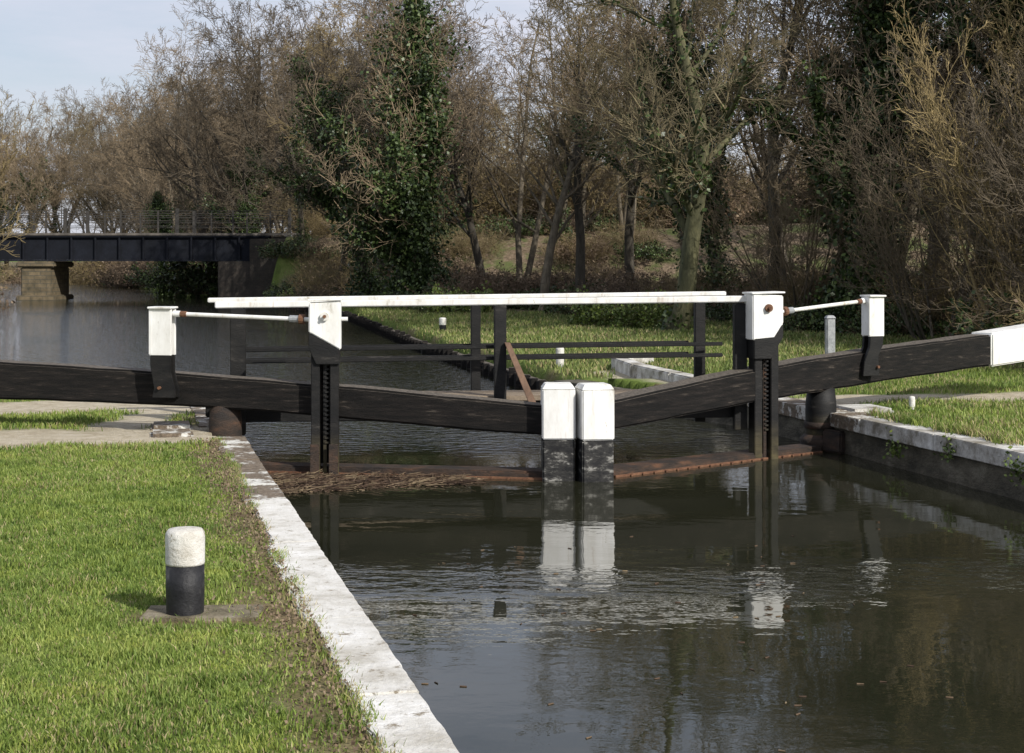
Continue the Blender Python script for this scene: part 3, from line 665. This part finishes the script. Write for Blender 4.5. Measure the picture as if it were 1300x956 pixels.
def sample(n,x0,x1,y0,y1,near=True,margin=.34,woodmax=.5,side=None):
    t=rng.random(n); y=y0*(y1/y0)**t if near else rng.uniform(y0,y1,n); x=rng.uniform(x0,x1,n)
    d=sdist(x,y,CANAL); p,s,wd=masks(x,y); q=rng.random(n)
    k=(d>margin)&(q>p*1.05)&(q>s*.93)&(wd<woodmax)
    if side is not None: k&=side(x,y)
    return x[k],y[k]
x,y=sample(480000,-5.6,1.0,4.6,14.6,side=lambda x,y:(x<lx(y))&(x>-.36*y-.6))
tuft=.55+.75*np.clip(wob(x*2.2,y*2.2,2.)+.3,0,1)
blades('lawn_grass',x,y,rng.uniform(.016,.042,len(x))*tuft*(1+.02*y),rng.uniform(.0035,.0065,len(x))*(1+.04*y),[M_grass,M_dry],.09)
x,y=sample(60000,-7.5,-2.6,14.2,23.5,side=lambda x,y:x<lx(y)-.3)
blades('bank_grass',x,y,rng.uniform(.03,.07,len(x)),rng.uniform(.008,.014,len(x)),[M_grass,M_dry],.15)
x,y=sample(160000,2.2,11,10,30,side=lambda x,y:(x>rx(y)+.2)&(x<.36*y+1.5))
blades('bank_grass',x,y,rng.uniform(.03,.08,len(x)),rng.uniform(.008,.014,len(x)),[M_grass,M_dry],.18)
x,y=sample(190000,-13,12,24,64,side=lambda x,y:(x>-6-(y-57)*.2-1.3)|(y<57),margin=.25)
k=(x>-14)&(sdist(x,y,WOODS)>-2)&(x>-.25*y+4.5); x,y=x[k],y[k]
blades('towpath_grass',x,y,rng.uniform(.04,.12,len(x)),rng.uniform(.015,.03,len(x)),[M_grass2,M_dry],.18)
xs_,ys_=[],[]
for _ in range(34):
    yy=random.uniform(11.5,17); n=random.randint(60,220); xs_.append(rx(yy)+.36+rng.normal(0,.04,n)-rng.random()*.12); ys_.append(yy+rng.normal(0,.13,n))
x=np.concatenate(xs_);y=np.concatenate(ys_)
blades('wall_grass_tufts',x,y,rng.uniform(.05,.14,len(x)),rng.uniform(.008,.014,len(x)),[M_grass,M_dry],.3,z=np.full(len(x),.40))
xs_,ys_=[],[]
for _ in range(110):
    yy=random.uniform(5,15); n=random.randint(20,90); xs_.append(lx(yy)-.27+rng.normal(0,.03,n)); ys_.append(yy+rng.normal(0,.08,n))
x=np.concatenate(xs_);y=np.concatenate(ys_)
blades('coping_grass_tufts',x,y,rng.uniform(.02,.055,len(x)),rng.uniform(.004,.008,len(x)),[M_grass,M_dry],.4,z=np.full(len(x),.375))
C=[]
for yy in list(np.random.default_rng(3).uniform(12.0,16.8,4))+[13.3,13.5,13.7]:
    n=random.randint(60,160); c=np.array([rx(yy)-.02,yy,random.uniform(.2,.36)]); C.append(c+rng.normal(size=(n,3))*np.array([.04,.09,.06]))
C=np.concatenate(C); Vv,Ff=leaves(C,.04); add(bpy.data.objects.new('wall_plants',np_mesh('wall_plants',Vv,Ff,[M_green])))
n=3600; yy=rng.uniform(4.8,15,n); xx=lx(yy)-.25-np.abs(rng.normal(0,.15,n)); C=np.stack([xx,yy,np.full(n,.402)],1); Vv,Ff=leaves(C,.018)
add(bpy.data.objects.new('leaf_litter',np_mesh('leaf_litter',Vv,Ff,[M_brown])))
# floating debris in the gate corner
segs=[]
for _ in range(800):
    f=random.random()**1.2; yy=15.32-1.25*random.random()*(1-f*.55); xx=lx(yy)+.10+2.0*f
    a=random.gauss(.1,.9); l=random.uniform(.04,.24); z=random.uniform(.0,.03)
    segs.append((xx,yy,z,xx+math.cos(a)*l,yy+math.sin(a)*l,z+random.uniform(-.01,.03),.0045,.003))
nd=len(segs)
for _ in range(60):
    xx=random.uniform(-.6,2.2); yy=random.uniform(6.4,12)
    a=random.uniform(0,6.28); segs.append((xx,yy,.001,xx+math.cos(a)*.035,yy+math.sin(a)*.03,.003,.005,.003))
t1=tubes(segs,4)
C=np.array([s_[:3] for s_ in segs[:nd]])[rng.integers(0,nd,4200)]+rng.normal(size=(4200,3))*np.array([.09,.07,.004]); C[:,2]=np.abs(C[:,2])*.5+.006
Vl,Fl=leaves(C,.045); Vl[:,2]=.004+np.abs(Vl[:,2])*.3
V,F,Mi=pack([(t1,0),((Vl,Fl),1)])
add(bpy.data.objects.new('floating_reed_debris',np_mesh('floating_reed_debris',V,F,[M_reed,M_reed],Mi)))

# ------------------------------------------------------------ sky, sun, camera
w=bpy.data.worlds.new('World'); sc.world=w; w.use_nodes=True; nt=w.node_tree; bg=nt.nodes['Background']
sky=nt.nodes.new('ShaderNodeTexSky'); sky.sky_type='NISHITA'; sky.sun_disc=False
sky.sun_elevation=R(35); sky.sun_rotation=R(136); sky.air_density=1.0; sky.dust_density=1.5; sky.ozone_density=1.2
tc=nt.nodes.new('ShaderNodeTexCoord'); mp=nt.nodes.new('ShaderNodeMapping'); mp.inputs['Scale'].default_value=(1,1.4,5)
nt.links.new(tc.outputs['Generated'],mp.inputs[0])
n1=noise(nt,mp.outputs[0],2.2,8,.6)
f=ramp(nt,n1,[(.36,(.35,.35,.35)),(.64,(.95,.95,.95))])
c=mix(nt,f,sky.outputs[0],(6.6,6.8,7.8))
nt.links.new(c,bg.inputs[0]); bg.inputs[1].default_value=.112
ld=bpy.data.lights.new('sun','SUN'); ld.energy=5.0; ld.angle=R(.5); ld.color=(1,.96,.89)
lo=bpy.data.objects.new('sun',ld); COL.objects.link(lo)
sd=Vector((math.sin(R(136))*math.cos(R(35)),math.cos(R(136))*math.cos(R(35)),math.sin(R(35))))
lo.rotation_euler=sd.to_track_quat('Z','Y').to_euler(); lo.location=(20,-20,30)
cd=bpy.data.cameras.new('camera'); cam=bpy.data.objects.new('camera',cd); COL.objects.link(cam)
cam.location=(0,0,2.1); cam.rotation_euler=(R(90),0,0); cd.sensor_width=36; cd.lens=2000/1300*36; cd.shift_y=-148/1300
cd.clip_start=.1; cd.clip_end=3000
sc.camera=cam
